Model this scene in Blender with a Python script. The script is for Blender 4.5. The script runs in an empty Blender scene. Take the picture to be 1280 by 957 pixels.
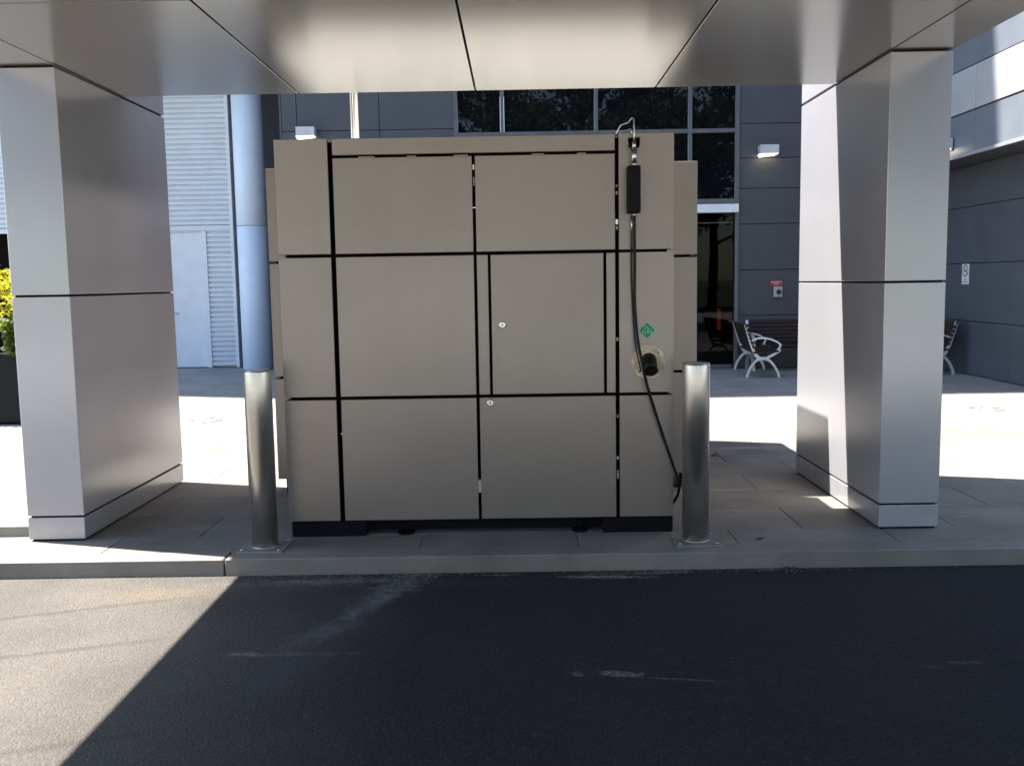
import bpy, bmesh, math, random
from mathutils import Vector, Matrix

random.seed(7)
S = bpy.context.scene
COL = S.collection
R = math.radians

# ------------------------------------------------------------------ camera
cam = bpy.data.objects.new("camera", bpy.data.cameras.new("camera"))
COL.objects.link(cam)
S.camera = cam
cam.data.sensor_fit = 'HORIZONTAL'
cam.data.sensor_width = 36.0
cam.data.lens = 33.025
cam.data.clip_start = 0.05
cam.data.clip_end = 2000
PITCH, ROLL, YAW = 0.10716, 0.01647, -0.00656
fwd = Vector((math.sin(YAW) * math.cos(PITCH), math.cos(YAW) * math.cos(PITCH), -math.sin(PITCH)))
right0 = Vector((math.cos(YAW), -math.sin(YAW), 0))
up0 = right0.cross(fwd)
right = right0 * math.cos(ROLL) - up0 * math.sin(ROLL)
up = right.cross(fwd)
m = Matrix((right, up, -fwd)).transposed().to_4x4()
m.translation = Vector((0, 0, 1.5))
cam.matrix_world = m

# ------------------------------------------------------------------ light
SUN_DIR = Vector((0.482, -0.145, -1.0)).normalized()      # the way the light travels
sun = bpy.data.objects.new("sun", bpy.data.lights.new("sun", 'SUN'))
COL.objects.link(sun)
sun.rotation_euler = SUN_DIR.to_track_quat('-Z', 'Y').to_euler()
sun.location = (-12, 4, 30)
sun.data.energy = 5.0
sun.data.angle = R(0.5)
sun.data.color = (1.0, 0.945, 0.86)
w = bpy.data.worlds.new("World")
S.world = w
w.use_nodes = True
nt = w.node_tree
nt.nodes.clear()
sky = nt.nodes.new('ShaderNodeTexSky')
sky.sky_type = 'NISHITA'
sky.sun_disc = False
sky.sun_elevation = math.asin(-SUN_DIR.z)
sky.sun_rotation = math.atan2(-SUN_DIR.x, -SUN_DIR.y)
sky.air_density = 1.0
sky.dust_density = 0.6
sky.ozone_density = 1.3
bg = nt.nodes.new('ShaderNodeBackground')
bg.inputs['Strength'].default_value = 0.10
wo = nt.nodes.new('ShaderNodeOutputWorld')
nt.links.new(sky.outputs[0], bg.inputs[0])
nt.links.new(bg.outputs[0], wo.inputs[0])
S.view_settings.view_transform = 'Standard'
S.view_settings.look = 'None'
S.view_settings.exposure = 2.05
S.view_settings.gamma = 1.0
S.render.engine = 'CYCLES'
S.cycles.max_bounces = 10
S.cycles.diffuse_bounces = 6
S.cycles.glossy_bounces = 6
S.cycles.sample_clamp_indirect = 6.0
S.cycles.use_denoising = True
S.cycles.caustics_reflective = True


# ------------------------------------------------------------------ materials
class NM:
    def __init__(self, name):
        self.m = bpy.data.materials.new(name)
        self.m.use_nodes = True
        self.t = self.m.node_tree
        self.b = self.t.nodes['Principled BSDF']
        self._co = None

    def n(self, kind, **kw):
        x = self.t.nodes.new(kind)
        for k, v in kw.items():
            if k.startswith('i_'):
                x.inputs[k[2:].replace('_', ' ')].default_value = v
            else:
                setattr(x, k, v)
        return x

    def l(self, a, b):
        self.t.links.new(a, b)

    def co(self):
        if not self._co:
            self._co = self.n('ShaderNodeNewGeometry').outputs['Position']
        return self._co

    def mapping(self, scale=(1, 1, 1), loc=(0, 0, 0), rot=(0, 0, 0)):
        mp = self.n('ShaderNodeMapping')
        mp.inputs['Scale'].default_value = scale
        mp.inputs['Location'].default_value = loc
        mp.inputs['Rotation'].default_value = rot
        self.l(self.co(), mp.inputs['Vector'])
        return mp.outputs[0]

    def noise(self, scale, detail=4, rough=0.55, vec=None, out='Fac'):
        x = self.n('ShaderNodeTexNoise')
        x.inputs['Scale'].default_value = scale
        x.inputs['Detail'].default_value = detail
        x.inputs['Roughness'].default_value = rough
        self.l(vec or self.co(), x.inputs['Vector'])
        return x.outputs[out]

    def rng(self, val, a, b, c=0.0, d=1.0):
        x = self.n('ShaderNodeMapRange')
        x.inputs[1].default_value = a
        x.inputs[2].default_value = b
        x.inputs[3].default_value = c
        x.inputs[4].default_value = d
        self.l(val, x.inputs[0])
        return x.outputs[0]

    def math(self, op, a, b=None):
        x = self.n('ShaderNodeMath', operation=op)
        for i, v in enumerate((a, b)):
            if v is None:
                continue
            if isinstance(v, (int, float)):
                x.inputs[i].default_value = v
            else:
                self.l(v, x.inputs[i])
        return x.outputs[0]

    def mix(self, fac, a, b, blend='MIX'):
        x = self.n('ShaderNodeMix', data_type='RGBA', blend_type=blend)
        for sock, v in ((x.inputs[0], fac), (x.inputs[6], a), (x.inputs[7], b)):
            if isinstance(v, (int, float)):
                sock.default_value = v
            elif isinstance(v, tuple):
                sock.default_value = (*v, 1) if len(v) == 3 else v
            else:
                self.l(v, sock)
        return x.outputs[2]

    def bump(self, h, strength=0.2, dist=0.01):
        x = self.n('ShaderNodeBump')
        x.inputs['Strength'].default_value = strength
        x.inputs['Distance'].default_value = dist
        self.l(h, x.inputs['Height'])
        self.l(x.outputs[0], self.b.inputs['Normal'])

    def set(self, color=None, rough=None, metal=None, spec=None, ior=None, aniso=None):
        b = self.b.inputs
        for sock, v in ((b['Base Color'], color), (b['Roughness'], rough), (b['Metallic'], metal),
                        (b['Specular IOR Level'], spec), (b['IOR'], ior), (b['Anisotropic'], aniso)):
            if v is None:
                continue
            if isinstance(v, (int, float)):
                sock.default_value = v
            elif isinstance(v, tuple):
                sock.default_value = (*v, 1)
            else:
                self.l(v, sock)
        return self


def simple(name, color, rough=0.5, metal=0.0, var=0.12, vs=6.0, spec=0.5, bump=0.0):
    a = NM(name)
    n = a.noise(vs, 5)
    dark = tuple(c * (1 - var) for c in color)
    lite = tuple(min(1, c * (1 + var)) for c in color)
    a.set(a.mix(a.rng(n, .3, .7), dark, lite), a.rng(n, .3, .7, rough * .9, min(1, rough * 1.1)), metal, spec)
    if bump:
        a.bump(a.noise(vs * 12, 3), bump, .004)
    return a.m


def alu(name, color, rough, metal, wav=0.03, grm=.14):
    """composite aluminium sheet: faint rolling grain, faint oil canning, a little grime"""
    a = NM(name)
    grain = a.noise(30, 3, .6, a.mapping((1, 1, 8)))
    cloud = a.noise(1.3, 4)
    grime = a.noise(4.5, 6, .65)
    oi = a.n('ShaderNodeObjectInfo').outputs['Random']
    tint = a.rng(oi, 0, 1, .965, 1.035)
    c = a.mix(a.rng(cloud, .3, .7), tuple(x * .95 for x in color), tuple(x * 1.04 for x in color))
    c = a.mix(a.rng(grime, .62, .85, 0, grm), c, (.16, .14, .12))
    drip = a.noise(1.0, 5, .6, a.mapping((9, 9, .55)))
    smear = a.noise(2.6, 6, .7, a.mapping((1, 1, 1.6), (3.1, 1.7, .4)))
    c = a.mix(a.rng(drip, .55, .80, 0, grm * 1.6), c, tuple(x * .72 for x in color))
    c = a.mix(a.rng(smear, .58, .80, 0, grm * 1.8), c, (.46, .43, .39))
    gz = a.n('ShaderNodeSeparateXYZ')
    a.l(a.co(), gz.inputs[0])
    foot = a.math('MULTIPLY', a.rng(gz.outputs[2], .34, .04), a.rng(a.noise(7, 6, .7), .35, .7))
    c = a.mix(a.math('MULTIPLY', foot, .30 if grm else 0), c, (.24, .215, .19))
    sc = a.n('ShaderNodeVectorMath', operation='SCALE')
    a.l(c, sc.inputs[0])
    a.l(tint, sc.inputs['Scale'])
    r = a.math('ADD', a.rng(grain, .3, .7, rough - .001, rough + .001), a.rng(grime, .4, .9, 0, grm * .3))
    a.set(sc.outputs[0], r, metal)
    if wav:
        a.bump(a.noise(2.2, 2), wav, .02)
    return a.m


M = {}
M['column'] = alu('silver_aluminium', (.425, .425, .462), .22, .30, .012, .06)
M['soffit'] = alu('soffit_aluminium', (.375, .362, .338), .21, .72, 0, .03)
M['taupe'] = alu('taupe_aluminium', (.282, .246, .232), .33, .55, .05, .10)
M['galv'] = simple('galvanised_sheet', (.38, .37, .34), .5, .3)
M['dark'] = simple('black_cavity', (.008, .006, .006), .8, 0, spec=.05)
M['plinth'] = simple('black_steel', (.010, .009, .013), .7, 0, spec=.06)
M['rubber'] = simple('black_rubber', (.009, .008, .009), .45, 0, spec=.22)
M['blackbox'] = simple('black_plastic', (.009, .008, .009), .6, 0, spec=.14)
M['chrome'] = simple('bright_steel', (.62, .61, .60), .25, .95)
M['castalu'] = simple('cast_aluminium', (.60, .61, .63), .4, .6)
M['timber'] = simple('brown_timber_slat', (.036, .022, .019), .6, 0, .35, 14, spec=.2)
M['cream'] = simple('cream_flange_paint', (.70, .57, .41), .7, 0, .40, 30, bump=.2)
M['green'] = simple('green_print', (.012, .27, .12), .45, 0, .04)
M['green_pale'] = simple('pale_green_print', (.42, .75, .55), .45, 0, .04)
M['white'] = simple('white_print', (.72, .73, .75), .5, 0, .04)
M['black_print'] = simple('black_print', (.02, .02, .02), .5, 0, .04)
M['red'] = simple('red_print', (.42, .03, .05), .45, 0, .06)
M['greybox'] = simple('grey_plastic', (.36, .36, .37), .45, 0, .08)
M['greenblack'] = simple('black_planter_glaze', (.010, .011, .013), .25, 0, spec=.12)
M['facade'] = simple('dark_grey_cladding', (.058, .061, .073), .50, .1, .10, 3, bump=.06)
M['facade_lightened'] = simple('dark_grey_cladding_lightened', (.088, .094, .108), .50, .1, .10, 3, bump=.06)  # same cladding as the facade, lightened in colour where the wing falls dark
M['facade_pale'] = simple('pale_band_cladding', (.42, .43, .45), .45, .1, .06, 3)
M['facade_blue'] = simple('blue_grey_cladding', (.17, .19, .225), .45, .1, .06, 3)
M['mullion'] = simple('grey_mullion', (.12, .125, .135), .4, .5)
M['white_metal'] = simple('white_painted_steel', (.70, .73, .77), .42, 0, .05, 4)
M['white_column'] = simple('pale_blue_column_paint', (.64, .74, .87), .42, 0, .04, 3)
M['corr'] = simple('white_corrugated_sheet', (.62, .66, .71), .45, .1, .05, 2)
M['rooftop'] = simple('lamp_body', (.52, .53, .55), .4, .3)
M['gap_bright'] = simple('pale_yellow_gap_bright', (.75, .68, .48), .6)  # pale colour painted in for sunlight showing through a joint
M['soil'] = simple('soil', (.05, .035, .025), .9)
M['bark'] = simple('bark', (.10, .08, .06), .9, 0, .3, 8, bump=.3)
M['tan'] = simple('tan_laminate', (.50, .46, .36), .5)
M['cover'] = simple('iron_cover', (.20, .19, .18), .7, .2, .3, 20)
M['leafbrown'] = simple('dead_leaf', (.06, .04, .025), .8)


def glassmat():
    a = NM('dark_reflective_glass')
    n = a.noise(.55, 2)
    a.set((.004, .0045, .006), .012, 0, .5, 1.36)
    a.bump(n, .02, .01)
    return a.m


M['glass'] = glassmat()


def clearglass():
    a = NM('tinted_door_glass')
    t = a.t
    gl = a.n('ShaderNodeBsdfGlossy')
    gl.inputs['Roughness'].default_value = .01
    tr = a.n('ShaderNodeBsdfTransparent')
    tr.inputs[0].default_value = (.30, .31, .31, 1)
    fr = a.n('ShaderNodeFresnel')
    fr.inputs[0].default_value = 1.22
    mx = a.n('ShaderNodeMixShader')
    a.l(fr.outputs[0], mx.inputs[0])
    a.l(tr.outputs[0], mx.inputs[1])
    a.l(gl.outputs[0], mx.inputs[2])
    a.l(mx.outputs[0], t.nodes['Material Output'].inputs['Surface'])
    return a.m


M['doorglass'] = clearglass()


def emis(name, color, strength):
    a = NM(name)
    a.set(color, .5)
    a.b.inputs['Emission Color'].default_value = (*color, 1)
    a.b.inputs['Emission Strength'].default_value = strength
    return a.m


M['lampglow'] = emis('lamp_glow', (1.0, .86, .62), 1.6)
M['redglow'] = emis('red_standin_glow', (1.0, .12, .05), .10)  # glow of the strip added behind the door glass


def steel_brushed():
    a = NM('brushed_stainless')
    br = a.noise(12, 4, .7, a.mapping((1, 1, 30)))
    sp = a.noise(60, 3)
    a.set(a.mix(a.rng(br, .3, .7), (.50, .475, .45), (.62, .595, .57)), .32, .95, aniso=.5)
    return a.m


M['stainless'] = steel_brushed()
M['dull_steel'] = simple('dull_weathered_steel', (.26, .25, .24), .6, .5, .25, 18)


def blob(a, x, y, rx, ry, rot=0.0, soft=.5, warp=.35, ns=9.0, grit=False):
    """a patch of colour with a ragged outline centred at x, y on the ground"""
    mp = a.n('ShaderNodeVectorMath', operation='SUBTRACT')
    a.l(a.co(), mp.inputs[0])
    mp.inputs[1].default_value = (x, y, 0)
    ro = a.n('ShaderNodeVectorRotate')
    ro.rotation_type = 'Z_AXIS'
    ro.inputs['Angle'].default_value = -rot
    a.l(mp.outputs[0], ro.inputs['Vector'])
    sc = a.n('ShaderNodeVectorMath', operation='MULTIPLY')
    a.l(ro.outputs[0], sc.inputs[0])
    sc.inputs[1].default_value = (1 / rx, 1 / ry, 0)
    ln = a.n('ShaderNodeVectorMath', operation='LENGTH')
    a.l(sc.outputs[0], ln.inputs[0])
    d = a.math('ADD', ln.outputs['Value'], a.rng(a.noise(ns, 5, .7), .25, .75, -warp, warp))
    e = a.rng(d, 1.0, 1.0 - soft)
    if grit:
        e = a.math('MULTIPLY', e, a.rng(a.noise(55, 4, .75), .42, .60, .12, 1))
    return e


def asphalt():
    a = NM('asphalt')
    fine = a.noise(150, 3, .75)
    mid = a.noise(38, 5, .75)
    vor = a.n('ShaderNodeTexVoronoi')
    vor.inputs['Scale'].default_value = 95
    a.l(a.co(), vor.inputs['Vector'])
    stone = a.n('ShaderNodeSeparateColor')
    a.l(vor.outputs['Color'], stone.inputs[0])
    big = a.noise(.9, 5, .6)
    c = a.mix(a.rng(big, .3, .7), (.0145, .0146, .0172), (.0225, .0225, .026))
    c = a.mix(a.rng(stone.outputs[0], .80, 1.0, 0, .42), c, (.072, .071, .074))
    c = a.mix(a.rng(fine, .50, .72, 0, .8), c, (.056, .054, .053))
    c = a.mix(a.rng(mid, .56, .72, 0, .35), c, (.055, .053, .051))
    # left of the lane painted lighter in colour where the sun falls
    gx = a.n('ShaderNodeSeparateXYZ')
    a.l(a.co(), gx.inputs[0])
    sunlit_tone = a.rng(gx.outputs[0], -.5, -2.0)
    sunlit_tone = a.math('MULTIPLY', sunlit_tone, a.rng(big, .25, .6, .55, 1))
    c = a.mix(a.math('MULTIPLY', a.math('MULTIPLY', sunlit_tone, .92), a.rng(stone.outputs[1], 0, 1, .72, 1)), c, (.148, .134, .118))
    pale = (.30, .29, .28)
    for (x, y, rx, ry, rot, k, col, soft) in [
            (-.72, 4.72, .12, .30, -.35, .36, (.12, .125, .135), .9), (-.85, 4.3, .12, .34, -.45, .3, (.10, .104, .112), .9),
            (-.98, 3.8, .16, .45, -.3, .28, (.08, .083, .09), .9), (-1.25, 4.9, .7, .12, .02, .5, (.12, .125, .135), .9),
            (-.3, 4.88, .6, .10, 0, .25, (.1, .1, .1), .9),
            (-1.05, 4.93, .55, .07, .02, .60, pale, .8), (-.62, 4.86, .28, .13, 1.0, .55, pale, .9),
            (-.75, 4.55, .08, .30, -.5, .22, pale, .9), (-.95, 4.15, .10, .35, -.7, .12, pale, .9),
            (.45, 4.94, .30, .035, -.04, .75, (.42, .42, .44), .6), (.78, 5.0, .22, .03, .06, .6, (.36, .35, .33), .6),
            (.55, 5.0, .30, .03, .0, .7, (.16, .10, .06), .6), (-.1, 5.0, .12, .02, 0, .5, (.35, .29, .2), .6),
            (-1.05, 3.93, .36, .028, .0, .40, (.34, .25, .18), .8), (-1.22, 3.94, .10, .03, .1, .5, (.36, .30, .24), .8),
            (.405, 3.675, .10, .035, -.15, .9, (.24, .21, .19), .35), (.227, 3.681, .035, .03, .2, .8, (.22, .20, .18), .4),
            (.62, 3.62, .17, .012, -.15, .6, (.22, .2, .19), .5), (1.68, 3.70, .06, .03, -.2, .45, (.17, .14, .15), .6),
            (1.83, 3.74, .09, .022, 0, .5, (.16, .15, .16), .4), (1.35, 5.02, .09, .02, 0, .6, pale, .5),
            (-1.9, 4.75, .55, .2, .1, .45, (.22, .17, .10), .9)]:
        bb = blob(a, x, y, rx, ry, rot, soft, .55, 14, ry < .28)
        c = a.mix(a.math('MULTIPLY', bb, k), c, col)
    # old tyre tracks swinging off to the left
    for (x, y, rot) in [(-2.15, 4.55, .32), (-2.05, 4.0, .30), (-1.75, 3.1, .30), (-2.9, 4.3, .3)]:
        bb = blob(a, x, y, .9, .035, rot, .9, .5, 8)
        c = a.mix(a.math('MULTIPLY', bb, .42), c, (.05, .047, .045))
    a.set(c, .9, 0, .2)
    a.bump(a.math('ADD', a.math('ADD', fine, mid), a.math('MULTIPLY', vor.outputs['Distance'], -1.2)), .8, .006)
    return a.m


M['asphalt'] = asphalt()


def paving(name, base, rnd=.10, joints=None):
    a = NM(name)
    oi = a.n('ShaderNodeObjectInfo').outputs['Random']
    cl = a.noise(1.7, 6, .65)
    sp = a.noise(90, 4, .7)
    c = a.mix(a.rng(cl, .3, .72), tuple(x * .70 for x in base), tuple(x * 1.16 for x in base))
    c = a.mix(a.rng(a.noise(4.2, 6, .7), .52, .75, 0, .45), c, (base[0] * .62, base[1] * .56, base[2] * .50))
    c = a.mix(a.rng(sp, .5, .8, 0, .35), c, tuple(x * .6 for x in base))
    sc = a.n('ShaderNodeVectorMath', operation='SCALE')
    a.l(c, sc.inputs[0])
    a.l(a.rng(oi, 0, 1, 1 - rnd, 1 + rnd), sc.inputs['Scale'])
    c = sc.outputs[0]
    for (x, y, rx, ry, rot, k, col) in [(-2.78, 5.26, .11, .045, .2, .6, (.12, .115, .11)), (2.0, 8.25, .5, .07, 0, .5, (.42, .40, .36)),
                                        (1.6, 6.6, .5, .05, .1, .25, (.40, .38, .34)), (2.75, 5.75, .1, .02, 0, .5, (.45, .42, .4)),
                                        (3.0, 5.85, .5, .16, -.2, .3, (.40, .36, .32)), (-2.0, 5.75, .25, .10, .3, .35, (.33, .30, .25)),
                                        (-1.8, 6.2, .5, .25, .3, .3, (.32, .30, .24))]:
        c = a.mix(a.math('MULTIPLY', blob(a, x, y, rx, ry, rot, .8, .5, 9), k), c, col)
    h = sp
    if joints:
        bt = a.n('ShaderNodeTexBrick', offset=0.0)
        bt.inputs['Scale'].default_value = 1
        bt.inputs['Brick Width'].default_value = joints[0]
        bt.inputs['Row Height'].default_value = joints[1]
        bt.inputs['Mortar Size'].default_value = .006
        bt.inputs['Color1'].default_value = (1, 1, 1, 1)
        bt.inputs['Color2'].default_value = (.94, .94, .94, 1)
        bt.inputs['Mortar'].default_value = (.6, .6, .6, 1)
        a.l(a.co(), bt.inputs['Vector'])
        c = a.mix(1.0, c, bt.outputs[0], 'MULTIPLY')
    a.set(c, .62, 0, .4)
    a.bump(h, .18, .003)
    return a.m


M['slab'] = paving('grey_stone_slab', (.225, .212, .19))
M['plaza'] = paving('plaza_paving', (.29, .28, .26), .0, (.91, .51))
M['bounce_ground'] = paving('bounce_ground_paving', (.50, .475, .44), .0, (.91, .51))  # kept pale to throw light back at cabinet and columns
M['kerb'] = paving('kerb_concrete', (.215, .195, .178), .05)
M['earth'] = simple('grass_earth', (.07, .085, .04), .95, 0, .4, 3)


def leafmat(name, c1, c2, trans=.25):
    a = NM(name)
    a.set(a.mix(a.rng(a.noise(1.1, 4), .35, .65), c1, c2), .55, 0, .3)
    tr = a.n('ShaderNodeBsdfTranslucent')
    tr.inputs[0].default_value = (*[min(1, x * 1.4) for x in c2], 1)
    mx = a.n('ShaderNodeMixShader')
    mx.inputs[0].default_value = trans
    a.l(a.b.outputs[0], mx.inputs[1])
    a.l(tr.outputs[0], mx.inputs[2])
    a.l(mx.outputs[0], a.t.nodes['Material Output'].inputs['Surface'])
    return a.m


M['leaf'] = leafmat('eucalypt_leaf', (.030, .048, .022), (.060, .085, .036))
M['shrub'] = leafmat('golden_shrub_leaf', (.22, .24, .02), (.50, .46, .03), .3)
M['shrub_dark'] = leafmat('green_shrub_leaf', (.05, .09, .015), (.12, .16, .03), .25)
M['petal'] = simple('cream_petal', (.75, .72, .55), .6)


# ------------------------------------------------------------------ mesh helpers
def new():
    return bmesh.new()


def box(bm, x0, x1, y0, y1, z0, z1, bev=0.0):
    vs = [bm.verts.new(p) for p in ((x0, y0, z0), (x1, y0, z0), (x1, y1, z0), (x0, y1, z0),
                                    (x0, y0, z1), (x1, y0, z1), (x1, y1, z1), (x0, y1, z1))]
    fs = [bm.faces.new([vs[i] for i in f]) for f in
          ((3, 2, 1, 0), (4, 5, 6, 7), (0, 1, 5, 4), (1, 2, 6, 5), (2, 3, 7, 6), (3, 0, 4, 7))]
    if bev:
        es = list({e for f in fs for e in f.edges})
        bmesh.ops.bevel(bm, geom=es, offset=bev, segments=1, affect='EDGES', profile=.5)
    return bm


def B(x0, x1, y0, y1, z0, z1, bev=0.0):
    return box(new(), x0, x1, y0, y1, z0, z1, bev)


def tube(bm, pts, rad, seg=10, caps=True):
    pts = [Vector(p) for p in pts]
    n = len(pts)
    rads = rad if isinstance(rad, (list, tuple)) else [rad] * n
    rings = []
    prev = None
    for i, p in enumerate(pts):
        t = (pts[min(i + 1, n - 1)] - pts[max(i - 1, 0)]).normalized()
        if prev is None:
            ref = Vector((0, 0, 1)) if abs(t.z) < .9 else Vector((1, 0, 0))
            u = t.cross(ref).normalized()
        else:
            u = (prev - t * prev.dot(t)).normalized()
        prev = u
        v = t.cross(u)
        rings.append([bm.verts.new(p + (u * math.cos(a) + v * math.sin(a)) * rads[i])
                      for a in [2 * math.pi * k / seg for k in range(seg)]])
    for a, b in zip(rings, rings[1:]):
        for k in range(seg):
            f = bm.faces.new((a[k], a[(k + 1) % seg], b[(k + 1) % seg], b[k]))
            f.smooth = True
    if caps:
        bm.faces.new(rings[0][::-1])
        bm.faces.new(rings[-1])
    return bm


def smooth_path(pts, n=6):
    P = [Vector(p) for p in pts]
    out = []
    for i in range(len(P) - 1):
        p0, p1, p2, p3 = P[max(i - 1, 0)], P[i], P[i + 1], P[min(i + 2, len(P) - 1)]
        for k in range(n):
            t = k / n
            out.append(.5 * ((2 * p1) + (p2 - p0) * t + (2 * p0 - 5 * p1 + 4 * p2 - p3) * t * t + (3 * p1 - p0 - 3 * p2 + p3) * t ** 3))
    out.append(P[-1])
    return out


def lathe(bm, prof, seg=32, cx=0, cy=0):
    rings = []
    for r, z in prof:
        rings.append([bm.verts.new((cx + r * math.cos(2 * math.pi * k / seg), cy + r * math.sin(2 * math.pi * k / seg), z)) for k in range(seg)])
    for a, b in zip(rings, rings[1:]):
        for k in range(seg):
            f = bm.faces.new((a[k], a[(k + 1) % seg], b[(k + 1) % seg], b[k]))
            f.smooth = True
    bm.faces.new(rings[0][::-1])
    bm.faces.new(rings[-1])
    return bm


def sheet_xz(outer, holes, y0, y1):
    """a plate in the XZ plane, front at y0, back at y1, with holes"""
    bm = new()
    edges = []
    for loop in [outer] + holes:
        vs = [bm.verts.new((x, y0, z)) for x, z in loop]
        edges += [bm.edges.new((vs[i], vs[(i + 1) % len(vs)])) for i in range(len(vs))]
    bmesh.ops.triangle_fill(bm, use_beauty=True, use_dissolve=False, edges=edges)
    fs = list(bm.faces)
    r = bmesh.ops.extrude_face_region(bm, geom=fs)
    for v in [g for g in r['geom'] if isinstance(g, bmesh.types.BMVert)]:
        v.co.y = y1
    bmesh.ops.recalc_face_normals(bm, faces=list(bm.faces))
    return bm


def circle(cx, cz, r, n=28):
    return [(cx + r * math.cos(2 * math.pi * k / n), cz + r * math.sin(2 * math.pi * k / n)) for k in range(n)]


def obj(name, bm, mat, parent=None, label=None):
    if isinstance(bm, bmesh.types.BMesh):
        bmesh.ops.recalc_face_normals(bm, faces=list(bm.faces)) if len(bm.faces) < 3000 else None
        me = bpy.data.meshes.new(name)
        bm.to_mesh(me)
        bm.free()
        me.materials.append(M[mat] if isinstance(mat, str) else mat)
    else:
        me = bm
    o = bpy.data.objects.new(name, me)
    COL.objects.link(o)
    if parent is not None:
        o.parent = parent
        p = Vector((0, 0, 0))
        q = parent
        while q is not None:
            p += q.location
            q = q.parent
        o.location = -p
    if label:
        o['label'] = label
    return o


def thing(name, label, cat, loc=(0, 0, 0), group=None):
    o = bpy.data.objects.new(name, None)
    o.empty_display_size = .2
    COL.objects.link(o)
    o.location = loc
    return tag(o, label, cat, group)


def tag(o, label, cat, group=None):
    o['label'] = label
    o['category'] = cat
    if group:
        o['group'] = group
    return o


def struct(name, bm, mat, label=None):
    o = obj(name, bm, mat)
    o['kind'] = 'structure'
    if label:
        o['label'] = label
    return o


def kids(o):
    return [c for c in COL.objects if c.parent == o]


def copy_tree(o, parent=None):
    c = o.copy()
    COL.objects.link(c)
    if parent is not None:
        c.parent = parent
    for k in kids(o):
        copy_tree(k, c)
    return c


def text_bm(txt, size, mat_y, cx, cz, axis='xz', depth=.0008, x_const=0):
    cu = bpy.data.curves.new('lettering', 'FONT')
    cu.body = txt
    cu.size = size
    cu.align_x = 'CENTER'
    cu.align_y = 'CENTER'
    cu.extrude = depth
    cu.resolution_u = 3
    o = bpy.data.objects.new('lettering', cu)
    COL.objects.link(o)
    dg = bpy.context.evaluated_depsgraph_get()
    me = bpy.data.meshes.new_from_object(o.evaluated_get(dg))
    bm = new()
    bm.from_mesh(me)
    bpy.data.objects.remove(o)
    bpy.data.curves.remove(cu)
    bpy.data.meshes.remove(me)
    for v in bm.verts:
        x, y, z = v.co
        if axis == 'xz':
            v.co = (cx + x, mat_y - z, cz + y)
        else:                                   # on a wall of constant X that faces -X, read from the left
            v.co = (x_const - z, mat_y - x, cz + y)
    return bm


# ================================================================== SETTING
XL1, XL2, XR1, XR2 = -2.945, -2.606, 2.134, 2.487
YF, YB = 5.485, 7.154
KY = 5.055

bm = new()
bm.faces.new([bm.verts.new(p) for p in ((-600, -600, -.104), (600, -600, -.104), (600, 600, -.104), (-600, 600, -.104))])
struct('ground', bm, 'earth')
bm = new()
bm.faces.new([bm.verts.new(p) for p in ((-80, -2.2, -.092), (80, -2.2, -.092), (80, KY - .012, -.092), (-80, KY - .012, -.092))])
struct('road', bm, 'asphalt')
struct('bounce_ground', B(-60, 60, -13, -1.9, -.12, -.04), 'bounce_ground')  # added unseen ground behind the camera, bounces sunlight onto the fronts
struct('plaza', B(-60, 60, KY + .16, 40, -.10, -.008), 'plaza')

# kerb: long concrete lengths, joints where the photo shows one
kerb = bpy.data.objects.new('kerb', None)
COL.objects.link(kerb)
kerb['kind'] = 'structure'
kx = [-24, -16.6, -11.6, -6.62, -1.643, 3.34, 8.3, 13.3, 22]
for a, b in zip(kx, kx[1:]):
    obj('kerb_stone', B(a + .004, b - .004, KY, KY + .155, -.12, 0.0015, .006), 'kerb', kerb)

# paving slabs of the podium, each its own stone
pav = bpy.data.objects.new('paving', None)
COL.objects.link(pav)
pav['kind'] = 'structure'
SX, SY = .91, .52
slab_me = None
rows = [KY + .16 + .004]
yy = 5.53
while yy < 9.4:
    rows.append(yy)
    yy += SY
for j, (y0, y1) in enumerate(zip(rows, rows[1:])):
    x = 1.245 - 8 * SX + (0 if j % 2 == 0 else SX / 2)
    me = None
    while x < 6.2:
        if me is None:
            o = obj('paving_slab', B(0, SX - .0045, 0, y1 - y0 - .0045, -.05, 0, .003), 'slab', pav)
            me = o.data
        else:
            o = obj('paving_slab', me, 'slab', pav)
        o.location = (x, y0, random.uniform(-.0012, .0008))
        o.rotation_euler = (random.uniform(-.0012, .0012), random.uniform(-.0012, .0012), 0)
        x += SX

# low stone step left of the left column
struct('stone_step', B(-12, XL1 - .012, 5.60, 7.1, -.02, .068, .006), 'slab')

# two covers let into the plaza
for (x, y, lab) in ((-3.61, 10.52, 'round iron cover in the bright plaza behind the left clad column'),
                    (5.2, 10.5, 'round iron cover in the bright plaza right of the right clad column')):
    bm = new()
    lathe(bm, [(.24, -.02), (.24, -.004), (.225, .001), (.06, .002)], 28)
    for k in range(6):
        a = k * math.pi / 3
        tube(bm, [(.08 * math.cos(a), .08 * math.sin(a), .002), (.2 * math.cos(a), .2 * math.sin(a), .002)], .006, 6)
    o = obj('access_cover', bm, 'cover')
    o.location = (x, y, 0)
    tag(o, lab, 'manhole cover', 'covers in the plaza')

# ================================================================== CLAD COLUMNS
ZB, ZM, ZT = .149, 1.4624, 2.765


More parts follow.
